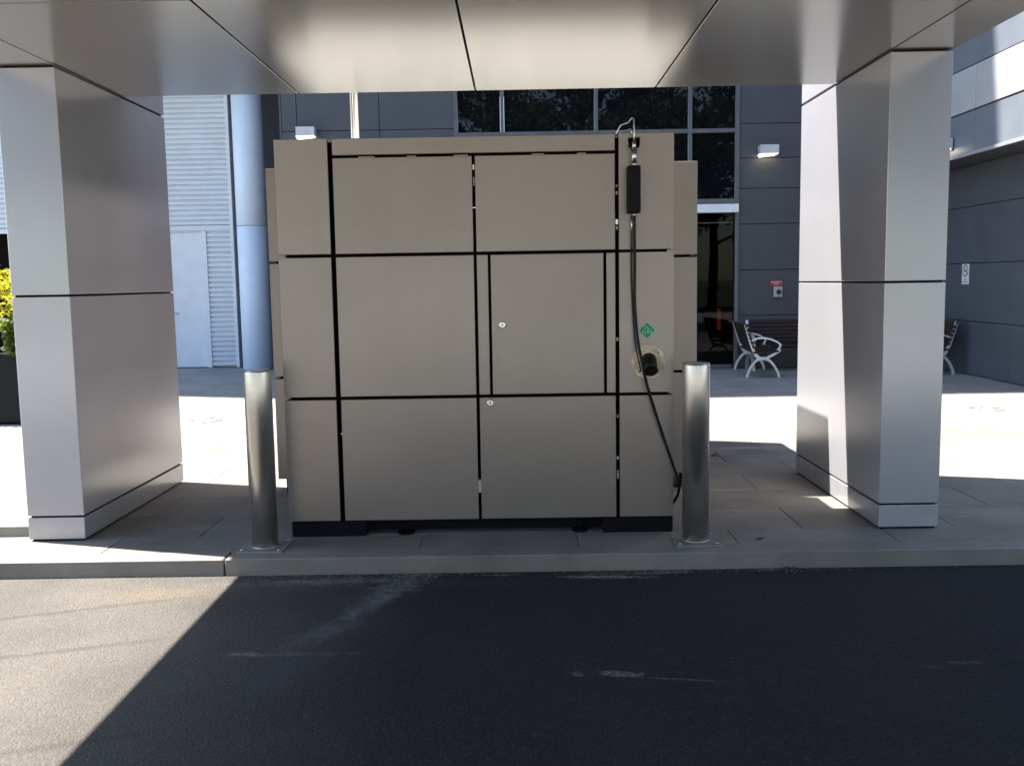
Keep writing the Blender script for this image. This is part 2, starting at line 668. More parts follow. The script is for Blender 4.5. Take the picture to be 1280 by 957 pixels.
def column(x0, x1, label):
    t = thing('clad_column', label, 'column', ((x0 + x1) / 2, (YF + YB) / 2, 0), 'columns carrying the canopy')
    obj('core', B(x0 + .016, x1 - .016, YF + .016, YB - .016, -.03, 2.762), 'dark', t)
    obj('upper_core', B(x0 + .016, x1 - .016, 6.43, YB - .016, 2.7625, 4.55), 'dark', t)
    g = .006
    for z0, z1, ya in ((.012, ZB - g, YF), (ZB + g, ZM - g, YF), (ZM + g, ZT - .010, YF), (ZT + g, 4.6, 6.412)):
        obj('cladding_section', B(x0, x1, ya, YB, z0, z1, .003), 'column', t)
    return t


column(XL1, XL2, 'silver clad column left of the taupe cabinet, with a broad shaded brownish side')
column(XR1, XR2, 'silver clad column right of the taupe cabinet, with a white sunlit strip on its side')

# ================================================================== CANOPY
can = thing('canopy', 'silver metal canopy with a panelled soffit overhead, spanning the two clad columns', 'canopy', (-.23, 4, 2.765))
YE, YC = 6.405, -0.8
obj('canopy_frame', B(XL1 + .02, XR2 - .02, YC + .02, YE - .02, 2.785, 3.17), 'dark', can)
xs = [XL1, XL2, -1.428, -.253, .942, XR1, XR2]
ys = [YE, 4.32, 2.24, .16, YC]
for i, (a, b) in enumerate(zip(xs, xs[1:])):
    for (d, c) in zip(ys, ys[1:]):
        g = .0055
        obj('soffit_panel', B(a + (g if i else 0), b - (g if i < 5 else 0), c + g, d - (g if d != YE else 0), 2.765, 2.772, .0015), 'soffit', can)
obj('fascia_panel', B(XL1, XR2, YE - .012, YE, 2.778, 3.2, .002), 'column', can)
obj('fascia_panel', B(XL1, XR2, YC, YC + .012, 2.778, 3.2, .002), 'column', can)
obj('fascia_panel', B(XL1, XL1 + .012, YC + .013, YE - .013, 2.778, 3.2, .002), 'column', can)
obj('fascia_panel', B(XR2 - .012, XR2, YC + .013, YE - .013, 2.778, 3.2, .002), 'column', can)
obj('roof_sheet', B(XL1 + .014, XR2 - .014, YC + .014, YE - .014, 3.172, 3.19), 'galv', can)

# ================================================================== FRONT CABINET
CX0, CX1, CY = -1.383, .914, 5.4986
CYB = 6.66
Z0, Z1, Z2, ZS, ZTOP = .095, .833, 1.667, 2.230, 2.332
V1, V2, V3 = -1.062, -.238, .586
PT = .018
cab = thing('dispenser_cabinet', 'large taupe panelled cabinet between the two steel bollards, bearing a green diamond', 'cabinet', (-.235, 6.08, 0))
obj('core', B(CX0 + .03, CX1 - .03, CY + .06, CYB, .11, 2.315), 'dark', cab)


def panel(x0, x1, z0, z1, name='cladding_panel', par=None):
    return obj(name, B(x0, x1, CY, CY + PT, z0, z1, .0025), 'taupe', par or cab)


h1, h2, h3, hj = .014, .009, .011, .009
A1, B0, B1, C0, C1, D0 = V1 - h1, V1 + h1, V2 - h2, V2 + h2, V3 - h3, V3 + h3
for z0, z1 in ((Z0, Z1 - hj), (Z1 + hj, Z2 - hj), (Z2 + hj, ZTOP)):
    panel(CX0, A1, z0, z1)
panel(B0, C1, ZS + .008, ZTOP)
panel(B0, B1, Z0, Z1 - hj)
panel(B0, B1, Z1 + hj, Z2 - hj)
panel(B0, B1, Z2 + hj, ZS - .008)
panel(C0, C1, Z0, Z1 - hj)
panel(C0, C1, Z2 + hj, ZS - .008)
panel(C0, -.165, Z1 + hj, Z2 - hj)
panel(.5235, C1, Z1 + hj, Z2 - hj)
door = panel(-.149, .5065, Z1 + hj, Z2 - hj, 'door')
# right hand column: the top panel has a cut-out for the hose, the middle one the nozzle receptacle
panel(D0, CX1, Z0, Z1 - hj)
obj('cladding_panel', sheet_xz([(D0, Z1 + hj), (CX1, Z1 + hj), (CX1, Z2 - hj), (D0, Z2 - hj)], [circle(.765, 1.02, .07)], CY, CY + PT), 'taupe', cab)
notch = [(.648, 2.292), (.654, 2.308), (.719, 2.310), (.719, 2.262), (.690, 2.228), (.668, 2.236)]
obj('cladding_panel', sheet_xz([(D0, Z2 + hj), (CX1, Z2 + hj), (CX1, ZTOP), (D0, ZTOP)], [notch], CY, CY + PT), 'taupe', cab)
# sides, top
for (z0, z1) in ((Z0, Z1 - hj), (Z1 + hj, Z2 - hj), (Z2 + hj, ZTOP)):
    obj('cladding_panel', B(CX0, CX0 + PT, CY + PT + .002, CYB, z0, z1, .002), 'taupe', cab)
    obj('cladding_panel', B(CX1 - PT, CX1, CY + PT + .002, CYB, z0, z1, .002), 'taupe', cab)
obj('top_sheet', B(CX0 + .022, CX1 - .022, CY + .03, CYB, 2.3165, 2.328), 'galv', cab)


def lock(x, z, par):
    bm = new()
    tube(bm, [(x, CY - .0005, z), (x, CY - .010, z), (x, CY - .013, z)], [.0215, .0215, .017], 20)
    o = obj('lock', bm, 'chrome', par)
    bm = new()
    box(bm, x - .002, x + .002, CY - .0142, CY - .0125, z - .009, z + .009)
    if par is cab:
        obj('keyhole', bm, 'dark', o)
    else:
        obj('keyhole', bm, 'dark', par)
    return o


lock(-.087, 1.251, door)
lock(-.166, .794, cab)
# hinges and catches in the open joints, pale piece for sunlight through one
for (x, z, hgt, wd, mt) in ((V2, 2.16, .03, .010, 'chrome'), (V2, 2.08, .05, .008, 'galv'), (V2, 1.93, .008, .02, 'chrome'), (V2, .29, .076, .018, 'gap_bright'),
                            (V3, 2.04, .014, .012, 'galv'), (V3, 2.0, .018, .012, 'galv'), (V3, 1.835, .03, .016, 'chrome'), (V3, 1.80, .02, .013, 'galv'),
                            (V3, 1.155, .02, .012, 'gap_bright'), (V3, .70, .018, .010, 'galv'), (V3, .45, .022, .014, 'chrome'), (V3, .35, .05, .012, 'galv'),
                            (V1 + .01, .62, .014, .008, 'chrome')):
    obj('hinge_or_glint', B(x - wd / 2, x + wd / 2, CY + .012, CY + .058, z - hgt / 2, z + hgt / 2, .001), mt, cab)
for (x, wd) in ((-.9, .09), (-.62, .05), (-.35, .08), (.1, .07), (.36, .05)):
    obj('hinge_or_glint', B(x, x + wd, CY + .02, CY + .058, ZS - .006, ZS + .001), 'galv', cab)
# plinth blocks and adjustable feet
for (a, b) in ((-1.369, -.925), (.495, .912)):
    obj('plinth_block', B(a, b, CY + .004, CY + .14, .0, .089, .003), 'plinth', cab)
for (a, b) in ((-1.35, -.92), (.49, .89)):
    obj('plinth_block', B(a, b, CYB - .2, CYB - .02, .0, .106, .003), 'plinth', cab)
obj('base_tray', B(CX0 + .04, CX1 - .04, CY + .095, CYB - .22, .022, .105), 'plinth', cab)
for x in (-.69, .36):
    bm = new()
    tube(bm, [(x, CY + .06, 0), (x, CY + .06, .012)], .05, 16)
    tube(bm, [(x, CY + .06, .012), (x, CY + .06, .10)], .009, 10)
    obj('levelling_foot', bm, 'plinth', cab)
# nozzle receptacle: cream flange, bolts, black socket
fl = obj('flange', sheet_xz(circle(.765, 1.02, .099, 40), [circle(.768, 1.022, .047, 28)], CY - .008, CY - .0005), 'cream', cab)
for k in range(4):
    a = math.pi / 4 + k * math.pi / 2
    x, z = .765 + .078 * math.cos(a), 1.02 + .078 * math.sin(a)
    obj('bolt', tube(new(), [(x, CY - .0078, z), (x, CY - .016, z)], .007, 6), 'dull_steel', fl)
bm = new()
tube(bm, [(.768, CY + .03, 1.035), (.768, CY - .012, 1.03), (.768, CY - .05, 1.005), (.768, CY - .085, .975)], [.046, .044, .042, .040], 24)
tube(bm, [(.768, CY - .0855, .9745), (.768, CY - .088, .9725)], [.043, .036], 24)
obj('nozzle_socket', bm, 'rubber', cab)
# green diamond
c, s = (.7595, 1.2045), .0525
d = lambda k: [(c[0], c[1] + k), (c[0] + k, c[1]), (c[0], c[1] - k), (c[0] - k, c[1])]
dm = obj('diamond_sign', sheet_xz(d(s), [], CY - .0016, CY - .0002), 'green', cab, 'green diamond reading H2 GAS')
obj('border', sheet_xz(d(s - .001), [d(s - .005)], CY - .0022, CY - .0014), 'green_pale', dm)
obj('lettering', text_bm('H', .028, CY - .0022, c[0] - .004, c[1] + .016), 'green_pale', dm)
obj('lettering', text_bm('2', .017, CY - .0022, c[0] + .010, c[1] + .010), 'green_pale', dm)
obj('lettering', text_bm('GAS', .033, CY - .0022, c[0], c[1] - .009), 'green_pale', dm)

# ---------------------------------------------------------------- dispensing hose
hs = thing('dispensing_hose', 'black fuel hose hanging down the right panels of the taupe cabinet from a steel pipe', 'hose', (.68, CY - .05, 0))
obj('supply_pipe', tube(new(), [(V3 - .002, CY + .012, 2.322), (V3 - .001, CY + .008, 2.334), (.606, CY, 2.372), (.614, CY - .003, 2.380), (.646, CY - .012, 2.388), (.655, CY - .016, 2.394), (.668, CY - .022, 2.412), (.676, CY - .028, 2.413), (.681, CY - .034, 2.402), (.682, CY - .038, 2.33), (.680, CY - .04, 2.27)], .0048, 10), 'chrome', hs)
obj('supply_pipe', tube(new(), [(V3 + .012, CY + .03, 2.32), (.612, CY + .02, 2.344), (.62, CY + .018, 2.348), (.655, CY + .012, 2.354), (.664, CY + .006, 2.358), (.670, CY, 2.352), (.672, CY - .008, 2.325)], .0035, 8), 'chrome', hs)
bm = new()
tube(bm, [(.680, CY - .04, 2.285), (.680, CY - .042, 2.235)], .012, 14)
tube(bm, [(.680, CY - .042, 2.235), (.680, CY - .044, 2.165)], .0185, 6)
tube(bm, [(.680, CY - .044, 2.165), (.680, CY - .045, 2.14)], .013, 14)
obj('coupling', bm, 'chrome', hs)
obj('elbow', tube(new(), smooth_path([(.695, CY + .03, 2.285), (.690, CY - .01, 2.288), (.668, CY - .03, 2.27), (.655, CY - .03, 2.25)], 4), .012, 12), 'plinth', hs)
obj('breakaway_sleeve', B(.640, .713, CY - .082, CY - .012, 1.878, 2.144, .006), 'blackbox', hs)
bm = new()
tube(bm, [(.681, CY - .045, 1.879), (.681, CY - .045, 1.862)], .012, 12)
obj('fitting', bm, 'chrome', hs)
obj('fitting', tube(new(), [(.668, CY - .03, 1.865), (.668, CY - .03, 1.765)], .0065, 10), 'chrome', hs)
hp = [(.681, CY - .045, 1.864), (.681, CY - .045, 1.80), (.681, CY - .045, 1.70), (.683, CY - .04, 1.591), (.682, CY - .036, 1.40), (.690, CY - .04, 1.25), (.701, CY - .055, 1.13), (.720, CY - .075, 1.02),
      (.750, CY - .065, .89), (.802, CY - .05, .722), (.858, CY - .04, .554), (.908, CY - .03, .408), (.945, CY + .0, .30), (.950, CY + .05, .215), (.925, CY + .10, .15), (.91, CY + .16, .13)]
obj('hose', tube(new(), smooth_path(hp, 5), .0086, 14), 'rubber', hs)
hp2 = [(.668, CY - .03, 1.77), (.666, CY - .026, 1.65), (.667, CY - .024, 1.5), (.672, CY - .024, 1.36), (.681, CY - .028, 1.20), (.692, CY - .046, 1.09), (.715, CY - .062, .97)]
obj('thin_hose', tube(new(), smooth_path(hp2, 5), .0042, 10), 'rubber', hs)

# ================================================================== REAR CABINET
RX0, RX1, RY0, RY1 = -1.747, 1.2756, 6.6856, 8.80
rc = thing('rear_cabinet', 'wider taupe cabinet standing behind the front cabinet, its ends showing past both sides', 'cabinet', (-.235, 7.7, 0))
obj('core', B(RX0 + .04, RX1 - .04, RY0 + .04, RY1 - .04, .12, 2.25), 'dark', rc)
for z0, z1 in ((.108, .836), (.854, 1.653), (1.671, 2.316)):
    for a, b in ((RX0, -1.062), (-1.048, -.245), (-.231, .58), (.594, RX1)):
        obj('cladding_panel', B(a, b, RY0, RY0 + PT, z0, z1, .0025), 'taupe', rc)
    for a, b in ((RY0 + PT + .002, 7.75), (7.765, RY1)):
        obj('cladding_panel', B(RX0, RX0 + PT, a, b, z0, z1, .002), 'taupe', rc)
        obj('cladding_panel', B(RX1 - PT, RX1, a, b, z0, z1, .002), 'taupe', rc)
    obj('cladding_panel', B(RX0 + PT + .002, RX1 - PT - .002, RY1 - PT, RY1, z0, z1, .002), 'taupe', rc)
obj('top_sheet', B(RX0 + .022, RX1 - .022, RY0 + .022, RY1 - .022, 2.27, 2.302), 'galv', rc)
for x in (RX0 + .05, RX1 - .11):
    for y in (RY0 + .03, RY1 - .1):
        obj('leg', B(x, x + .06, y, y + .06, 0, .119, .002), 'plinth', rc)
# vent stack rising behind the cabinets
vs = thing('vent_pipe', 'thin bright steel vent pipe rising behind the top of the taupe cabinet', 'pipe', (-1.30, 7.9, 2.302))
bm = new()
tube(bm, [(-1.30, 7.9, 2.302), (-1.30, 7.9, 4.6)], .026, 20)
obj('pipe', bm, 'chrome', vs)
bm = new()
tube(bm, [(-1.30, 7.9, 2.302), (-1.30, 7.9, 2.314)], .07, 20)
obj('base_flange', bm, 'galv', vs)
bm = new()
tube(bm, [(-1.336, 7.9, 2.315), (-1.336, 7.9, 4.3)], .007, 8)
obj('earth_rod', bm, 'chrome', vs)

# ================================================================== BOLLARDS
def bollard():
    t = thing('bollard', '', 'bollard', (0, 0, 0), 'steel bollards guarding the cabinet')
    bm = new()
    lathe(bm, [(.0765, .012), (.0765, 1.018), (.0750, 1.026)], 48)
    obj('post', bm, 'stainless', t)
    bm = new()
    lathe(bm, [(.0735, 1.0262), (.0735, 1.029), (.071, 1.031)], 48)
    obj('cap', bm, 'stainless', t)
    obj('base_plate', B(-.13, .13, -.13, .13, 0.001, .012, .002), 'dull_steel', t)
    for sx in (-1, 1):
        for sy in (-1, 1):
            obj('bolt', tube(new(), [(sx * .105, sy * .105, .012), (sx * .105, sy * .105, .019)], .009, 6), 'chrome', t)
    lathe_bm = new()
    lathe(lathe_bm, [(.081, .012), (.077, .018)], 48)
    obj('weld_collar', lathe_bm, 'stainless', t)
    return t


b1 = bollard()
b2 = copy_tree(b1)
b1.location = (-1.475, 5.285, 0)
b2.location = (1.006, 5.285, 0)
b1['label'] = 'brushed steel bollard left of the taupe cabinet, in front of the round pale blue column'
b2['label'] = 'brushed steel bollard right of the taupe cabinet, beside the hose'

# ================================================================== MAIN BUILDING
FY = 15.7
GX0, GX1 = -.955, 3.645
WX = 6.8
mb = thing('office_building', 'dark grey clad office building with dark reflective windows behind the cabinet', 'building', (1.5, FY, 0))
obj('backing_wall', B(-3.80, GX0 - .02, FY + .05, FY + .4, -.05, 6.0), 'dark', mb)
obj('backing_wall', B(GX1 + .03, WX, FY + .05, FY + .4, -.05, 6.0), 'dark', mb)
obj('tower_wall', B(-14, WX + 8, FY + .02, FY + 8, 6.02, 26.6), 'facade', mb)
g = .005


def fpanels(x0, x1, zs, vx=()):
    xs = [x0, *vx, x1]
    for a, b in zip(xs, xs[1:]):
        for z0, z1 in zip(zs, zs[1:]):
            obj('cladding_panel', B(a + g, b - g, FY, FY + .045, z0 + g, z1 - g, .002), 'facade', mb)


obj('cladding_panel', B(-3.835, -3.801, FY, FY + 3, 0, 6, .002), 'facade', mb)
fpanels(-3.80, GX0, [0, .88, 1.63, 2.38, 2.96, 3.45, 4.0, 5.0, 6.0], (-3.55, -2.2))
fpanels(GX1 + .02, WX, [0, .88, 1.63, 2.384, 2.96, 3.448, 4.0, 5.0, 6.0], (5.22,))
# glazing: frame members and panes
mull = [GX0, -.194, 1.341, 2.874, GX1]
zt = 3.90
for x in mull:
    wv = .028
    obj('mullion', B(x - wv, x + wv, FY - .035, FY + .10, 2.72 if x not in (GX0, GX1) else 0, 6.0, .003), 'mullion', mb)
for a, b in zip(mull, mull[1:]):
    a2, b2_ = a + .028, b - .028
    obj('transom', B(a2, b2_, FY - .02, FY + .08, zt - .03, zt + .03, .003), 'mullion', mb)
    obj('transom', B(a2, b2_, FY - .02, FY + .08, 2.715, 2.80, .003), 'mullion', mb)
    for z0, z1 in ((zt + .03, 6.0), (2.80, zt - .03)):
        p = obj('glass_pane', B(a2 + .004, b2_ - .004, FY + .03, FY + .05, z0 + .004, z1 - .004), 'glass', mb)
obj('entry_beam', B(GX0 + .03, GX1 + .012, FY - .10, FY + .10, 2.572, 2.708, .004), 'white_metal', mb)
lower = [GX0 + .03, .6, 2.12, GX1 - .03]
for a, b in zip(lower, lower[1:]):
    obj('glass_pane', B(a + .02, b - .02, FY + .03, FY + .045, .07, 2.565), 'doorglass', mb)
    obj('door_rail', B(a + .02, b - .02, FY + .01, FY + .06, .0, .068), 'mullion', mb)
for x in lower[1:3]:
    obj('mullion', B(x - .02, x + .02, FY - .01, FY + .08, 0, 2.57), 'mullion', mb)
# the dim lobby behind the lower panes
obj('lobby_floor', B(GX0, 5.4, FY + .11, FY + 5, -.06, .002), 'facade', mb)
obj('lobby_wall', B(GX0, 5.4, FY + 5.01, FY + 5.1, 0, 2.7), 'facade', mb)
obj('lobby_wall', B(5.41, 5.5, FY + .42, FY + 5, 0, 2.7), 'facade', mb)
obj('lobby_wall', B(GX0 - .1, GX0 - .01, FY + .42, FY + 5, 0, 2.7), 'facade', mb)
obj('lobby_ceiling', B(GX0 - .1, 5.5, FY + .12, FY + 5.1, 2.71, 2.76), 'facade', mb)

cn = thing('pane_standin_tan', 'low tan block added behind the dark door glass beside the bench, standing in for shapes in the pane', 'counter', (3.6, FY + 1.0, 0))  # added block, stands in for the dim tan shape in the glass
obj('standin_front', B(2.7, 4.6, FY + .7, FY + .75, .01, .42, .004), 'tan', cn)
obj('standin_top', B(2.65, 4.65, FY + .66, FY + 1.2, .422, .45, .004), 'facade', cn)
obj('standin_body', B(2.75, 4.55, FY + .76, FY + 1.15, .01, .418), 'plinth', cn)
dc = thing('pane_standin_dark', 'dark block with a red strip added behind the door glass, standing in for shapes in the pane', 'cabinet', (3.7, FY + 1.0, .45))  # added block, stands in for the dark shape and red mark
obj('body', B(2.9, 4.5, FY + .8, FY + 1.14, .452, 1.24, .004), 'plinth', dc)
obj('red_strip', B(3.50, 3.565, FY + .792, FY + .799, .60, .98), 'redglow', dc)
obj('side_panel', B(3.60, 3.95, FY + .785, FY + .799, .47, 1.22, .003), 'greenblack', dc)
bm = new()
vsx = [(2.8 + i * .2, 1.33 + .10 * math.cos((i - 3.5) / 5 * 1.5)) for i in range(10)]
for (xa, za), (xb, zb) in zip(vsx, vsx[1:]):
    vv = [bm.verts.new(p) for p in ((xa, FY + .75, za - .06), (xb, FY + .75, zb - .06), (xb, FY + .75, zb), (xa, FY + .75, za), (xa, FY + 1.18, za - .06), (xb, FY + 1.18, zb - .06), (xb, FY + 1.18, zb), (xa, FY + 1.18, za))]
    for f in ((0, 1, 2, 3), (3, 2, 6, 7), (7, 6, 5, 4), (4, 5, 1, 0), (1, 5, 6, 2), (0, 3, 7, 4)):
        bm.faces.new([vv[i] for i in f])
obj('curved_top', bm, 'tan', dc)

# ---------------------------------------------------------------- right wing
UX = 6.2
rw = thing('side_wing', 'right wing of the building, dark grey wall under a projecting banded upper storey', 'building', (8, 12, 0))
obj('backing_wall', B(WX + .05, WX + 6, 5.0, FY - .01, -.05, 3.11), 'dark', rw)
obj('upper_backing', B(UX + .05, UX + 6, 5.0, FY - .01, 3.15, 7.5), 'dark', rw)
obj('overhang_soffit', B(UX + .012, WX + .2, 5.0, FY - .01, 3.112, 3.135), 'facade', rw)
obj('ledge_trim', B(UX - .03, UX + .01, 5.0, FY - .01, 3.105, 3.150, .004), 'column', rw)
ysr = [FY - .012, 14.9, 12.985, 11.07, 9.155, 7.24, 5.3]
for a, b in zip(ysr[1:], ysr):
    for z0, z1 in zip([0, .80, 1.663, 2.507, 3.112], [.80, 1.663, 2.507, 3.112, 0]):
        if z1 > z0:
            obj('cladding_panel', B(WX, WX + .045, a + g, b - g, z0 + g, z1 - g, .002), 'facade_lightened', rw)
    for z0, z1, mt in ((3.152, 3.70, 'facade_blue'), (3.72, 4.295, 'facade_pale'), (4.315, 5.0, 'facade_blue'), (5.01, 7.5, 'facade_blue')):
        dx = 0 if mt == 'facade_pale' else .012
        obj('cladding_panel', B(UX + dx, UX + .045, a + .006, b - .006, z0, z1, .002), mt, rw)

# ---------------------------------------------------------------- left: corrugated wall
LY = 17.5
cb = thing('corrugated_building', 'white corrugated metal building with a plain door at the left, behind the left clad column', 'building', (-7, LY, 0))


def corr(x0, x1, z0, z1, pitch, depth):
    bm = new()
    prev = None
    z = z0
    prof = [(0, 0), (.08, 0), (.22, 1), (.78, 1), (.92, 0)]
    k = 0
    while z < z1 - 1e-4:
        for f, dd in prof:
            zz = min(z0 + (k + f) * pitch, z1)
            a = bm.verts.new((x0, LY - dd * depth, zz))
            b = bm.verts.new((x1, LY - dd * depth, zz))
            if prev:
                bm.faces.new((prev[0], prev[1], b, a))
            prev = (a, b)
        k += 1
        z = z0 + k * pitch
    return bm


DX0, DX1, DZ = -6.45, -5.79, 2.505
obj('corrugated_sheet', corr(DX1 + .09, -5.25, .02, 2.53, .0915, .035), 'corr', cb)['kind'] = 'stuff'
obj('corrugated_sheet', corr(-7.9, -5.25, 2.62, 6.0, .0915, .035), 'corr', cb)['kind'] = 'stuff'
obj('corrugated_sheet', corr(-7.9, DX0 - .10, .02, 2.53, .0915, .035), 'corr', cb)['kind'] = 'stuff'
obj('corrugated_sheet', corr(-13, -7.92, 2.62, 6.0, .0915, .035), 'corr', cb)['kind'] = 'stuff'
obj('wall_flashing', B(-13, -5.25, LY - .05, LY - .001, 2.531, 2.618, .004), 'corr', cb)
obj('corner_trim', B(-5.249, -5.19, LY - .055, LY + .3, 0, 6.0, .005), 'white_metal', cb)
obj('wall_core', B(-7.9, -5.25, LY + .06, LY + .4, -.05, 6.0), 'facade_pale', cb)
obj('wall_core', B(-13, -7.91, LY + .06, LY + .4, 2.56, 6.0), 'facade_pale', cb)
obj('dark_doorway', B(-13, -7.92, LY + .9, LY + 1.0, 0, 2.6), 'dark', cb)
dr = obj('door', B(DX0, DX1, LY - .005, LY + .03, .012, DZ, .003), 'white_metal', cb)
bm = new()
box(bm, DX0 - .09, DX0 - .003, LY - .05, LY + .05, 0, DZ + .022, .003)
box(bm, DX1 + .003, DX1 + .088, LY - .05, LY + .05, 0, DZ + .022, .003)
box(bm, DX0 - .002, DX1 + .002, LY - .045, LY + .05, DZ + .004, DZ + .022)
obj('door_frame', bm, 'white_metal', cb)
bm = new()
tube(bm, [(DX0 + .07, LY - .005, 1.02), (DX0 + .07, LY - .05, 1.02), (DX0 + .17, LY - .05, 1.02)], .01, 8)
obj('handle', bm, 'chrome', dr)
obj('recess_wall', B(-5.188, -3.84, LY + .5, LY + .7, 0, 6.0), 'facade', cb)

# round white column
rcx, rcy = -4.748, 17.1
rd = thing('round_column', 'tall round pale blue column in front of the corrugated wall, left of the taupe cabinet', 'column', (rcx, rcy, 0))
for z0, z1 in ((.0, 2.564), (2.572, 4.9), (4.908, 6.01)):
    bm = new()
    lathe(bm, [(.262, z0), (.266, z0 + .004), (.266, z1 - .004), (.262, z1)], 48, rcx, rcy)
    obj('column_section', bm, 'white_column', rd)
bm = new()
lathe(bm, [(.255, .01), (.255, 6.0)], 32, rcx, rcy)
obj('core', bm, 'dark', rd)

# ================================================================== WALL LAMPS
def lamp(x, y, z, label, rot=0):
    t = thing('wall_lamp', label, 'lamp', (0, 0, 0), 'box lamps on the walls')
    bm = new()
    box(bm, -.15, .15, -.20, -.012, .045, .19, .004)
    obj('housing', bm, 'rooftop', t)
    obj('wall_plate', B(-.12, .12, -.0115, -.001, .02, .17), 'mullion', t)
    bm = new()                                             # glowing wedge under the housing
    vv = [bm.verts.new(p) for p in ((-.15, -.198, .044), (.14, -.198, .044), (.14, -.03, .044), (-.15, -.03, .044),
                                    (-.14, -.19, .004), (.05, -.19, .012), (.10, -.05, .030), (-.14, -.05, .004))]
    for f in ((0, 1, 2, 3), (4, 5, 6, 7), (0, 1, 5, 4), (1, 2, 6, 5), (2, 3, 7, 6), (3, 0, 4, 7)):
        bm.faces.new([vv[i] for i in f])
    obj('diffuser', bm, 'lampglow', t)
    t.location = (x, y, z)
    t.rotation_euler = (0, 0, rot)
    return t


lamp(-3.38, FY, 3.855, 'lit box lamp on the grey wall above the top left corner of the taupe cabinet')
lamp(4.125, FY, 3.445, 'lit box lamp on the dark wall between the windows and the right clad column')
lamp(UX, 13.72, 3.225, 'lit lamp on the right wing, half hidden behind the right clad column', -math.pi / 2)

# ================================================================== SIGNS
eb = thing('call_point', 'small grey wall box with a black button under a red sign, above the bench', 'call box', (4.33, FY, 1.2))
obj('housing', B(4.262, 4.397, FY - .07, FY - .001, 1.178, 1.352, .005), 'greybox', eb)
bm = new()
tube(bm, [(4.332, FY - .0705, 1.262), (4.332, FY - .086, 1.262), (4.332, FY - .092, 1.262)], [.040, .040, .032], 22)
obj('button', bm, 'black_print', eb)
rs = obj('red_sign', B(4.205, 4.405, FY - .018, FY - .001, 1.366, 1.445, .002), 'red', eb)
obj('lettering', text_bm('EMERGENCY', .030, FY - .019, 4.305, 1.424), 'white', rs)
obj('lettering', text_bm('STOP', .030, FY - .019, 4.305, 1.389), 'white', rs)

ns = thing('no_smoking_sign', 'white no smoking sign on the dark wall at the far right', 'sign', (WX, 14.34, 1.35))
obj('plate', B(WX - .006, WX - .001, 14.235, 14.455, 1.350, 1.655, .001), 'white', ns)


def ring_yz(cy, cz, r0, r1, n=36):
    bm = new()
    a = [bm.verts.new((WX - .0072, cy + r0 * math.cos(2 * math.pi * k / n), cz + r0 * math.sin(2 * math.pi * k / n))) for k in range(n)]
    b = [bm.verts.new((WX - .0072, cy + r1 * math.cos(2 * math.pi * k / n), cz + r1 * math.sin(2 * math.pi * k / n))) for k in range(n)]
    for k in range(n):
        bm.faces.new((a[k], a[(k + 1) % n], b[(k + 1) % n], b[k]))
    return bm


bm = ring_yz(14.345, 1.555, .072, .090)
c0 = Vector((WX - .0074, 14.345, 1.555))
for (dy, dz, half) in ((.707, .707, .009),):
    t = Vector((0, .707, .707)) * .075
    n_ = Vector((0, -.707, .707)) * half
    bm.faces.new([bm.verts.new(c0 + q) for q in (t + n_, t - n_, -t - n_, -t + n_)])
obj('prohibition_ring', bm, 'black_print', ns)
bm = new()
box(bm, WX - .0071, WX - .0061, 14.30, 14.40, 1.545, 1.560)
box(bm, WX - .0071, WX - .0061, 14.31, 14.322, 1.565, 1.60)
obj('cigarette', bm, 'black_print', ns)
obj('lettering', text_bm('NO', .042, 14.345, 0, 1.425, 'yz', .0004, WX - .0068), 'black_print', ns)
obj('lettering', text_bm('SMOKING', .036, 14.345, 0, 1.385, 'yz', .0004, WX - .0068), 'black_print', ns)

# ================================================================== BENCHES
def flatbar(bm, path, wid, th, y):
    """cast bar: a tapering strip following a path in XZ, thickness th in y"""
    P = [Vector((p[0], 0, p[1])) for p in path]
    n = len(P)
    rings = []
    for i, p in enumerate(P):
        t = (P[min(i + 1, n - 1)] - P[max(i - 1, 0)]).normalized()
        nn = Vector((-t.z, 0, t.x))
        w_ = wid[i] if isinstance(wid, list) else wid
        rings.append([bm.verts.new((p + nn * s1 * w_ / 2) + Vector((0, y + s2 * th / 2, 0))) for s1, s2 in ((1, -1), (1, 1), (-1, 1), (-1, -1))])
    for a, b in zip(rings, rings[1:]):
        for k in range(4):
            bm.faces.new((a[k], a[(k + 1) % 4], b[(k + 1) % 4], b[k]))
    bm.faces.new(rings[0][::-1])
    bm.faces.new(rings[-1])


def sp2(pts, n=5):
    return [(v.x, v.z) for v in smooth_path([(p[0], 0, p[1]) for p in pts], n)]


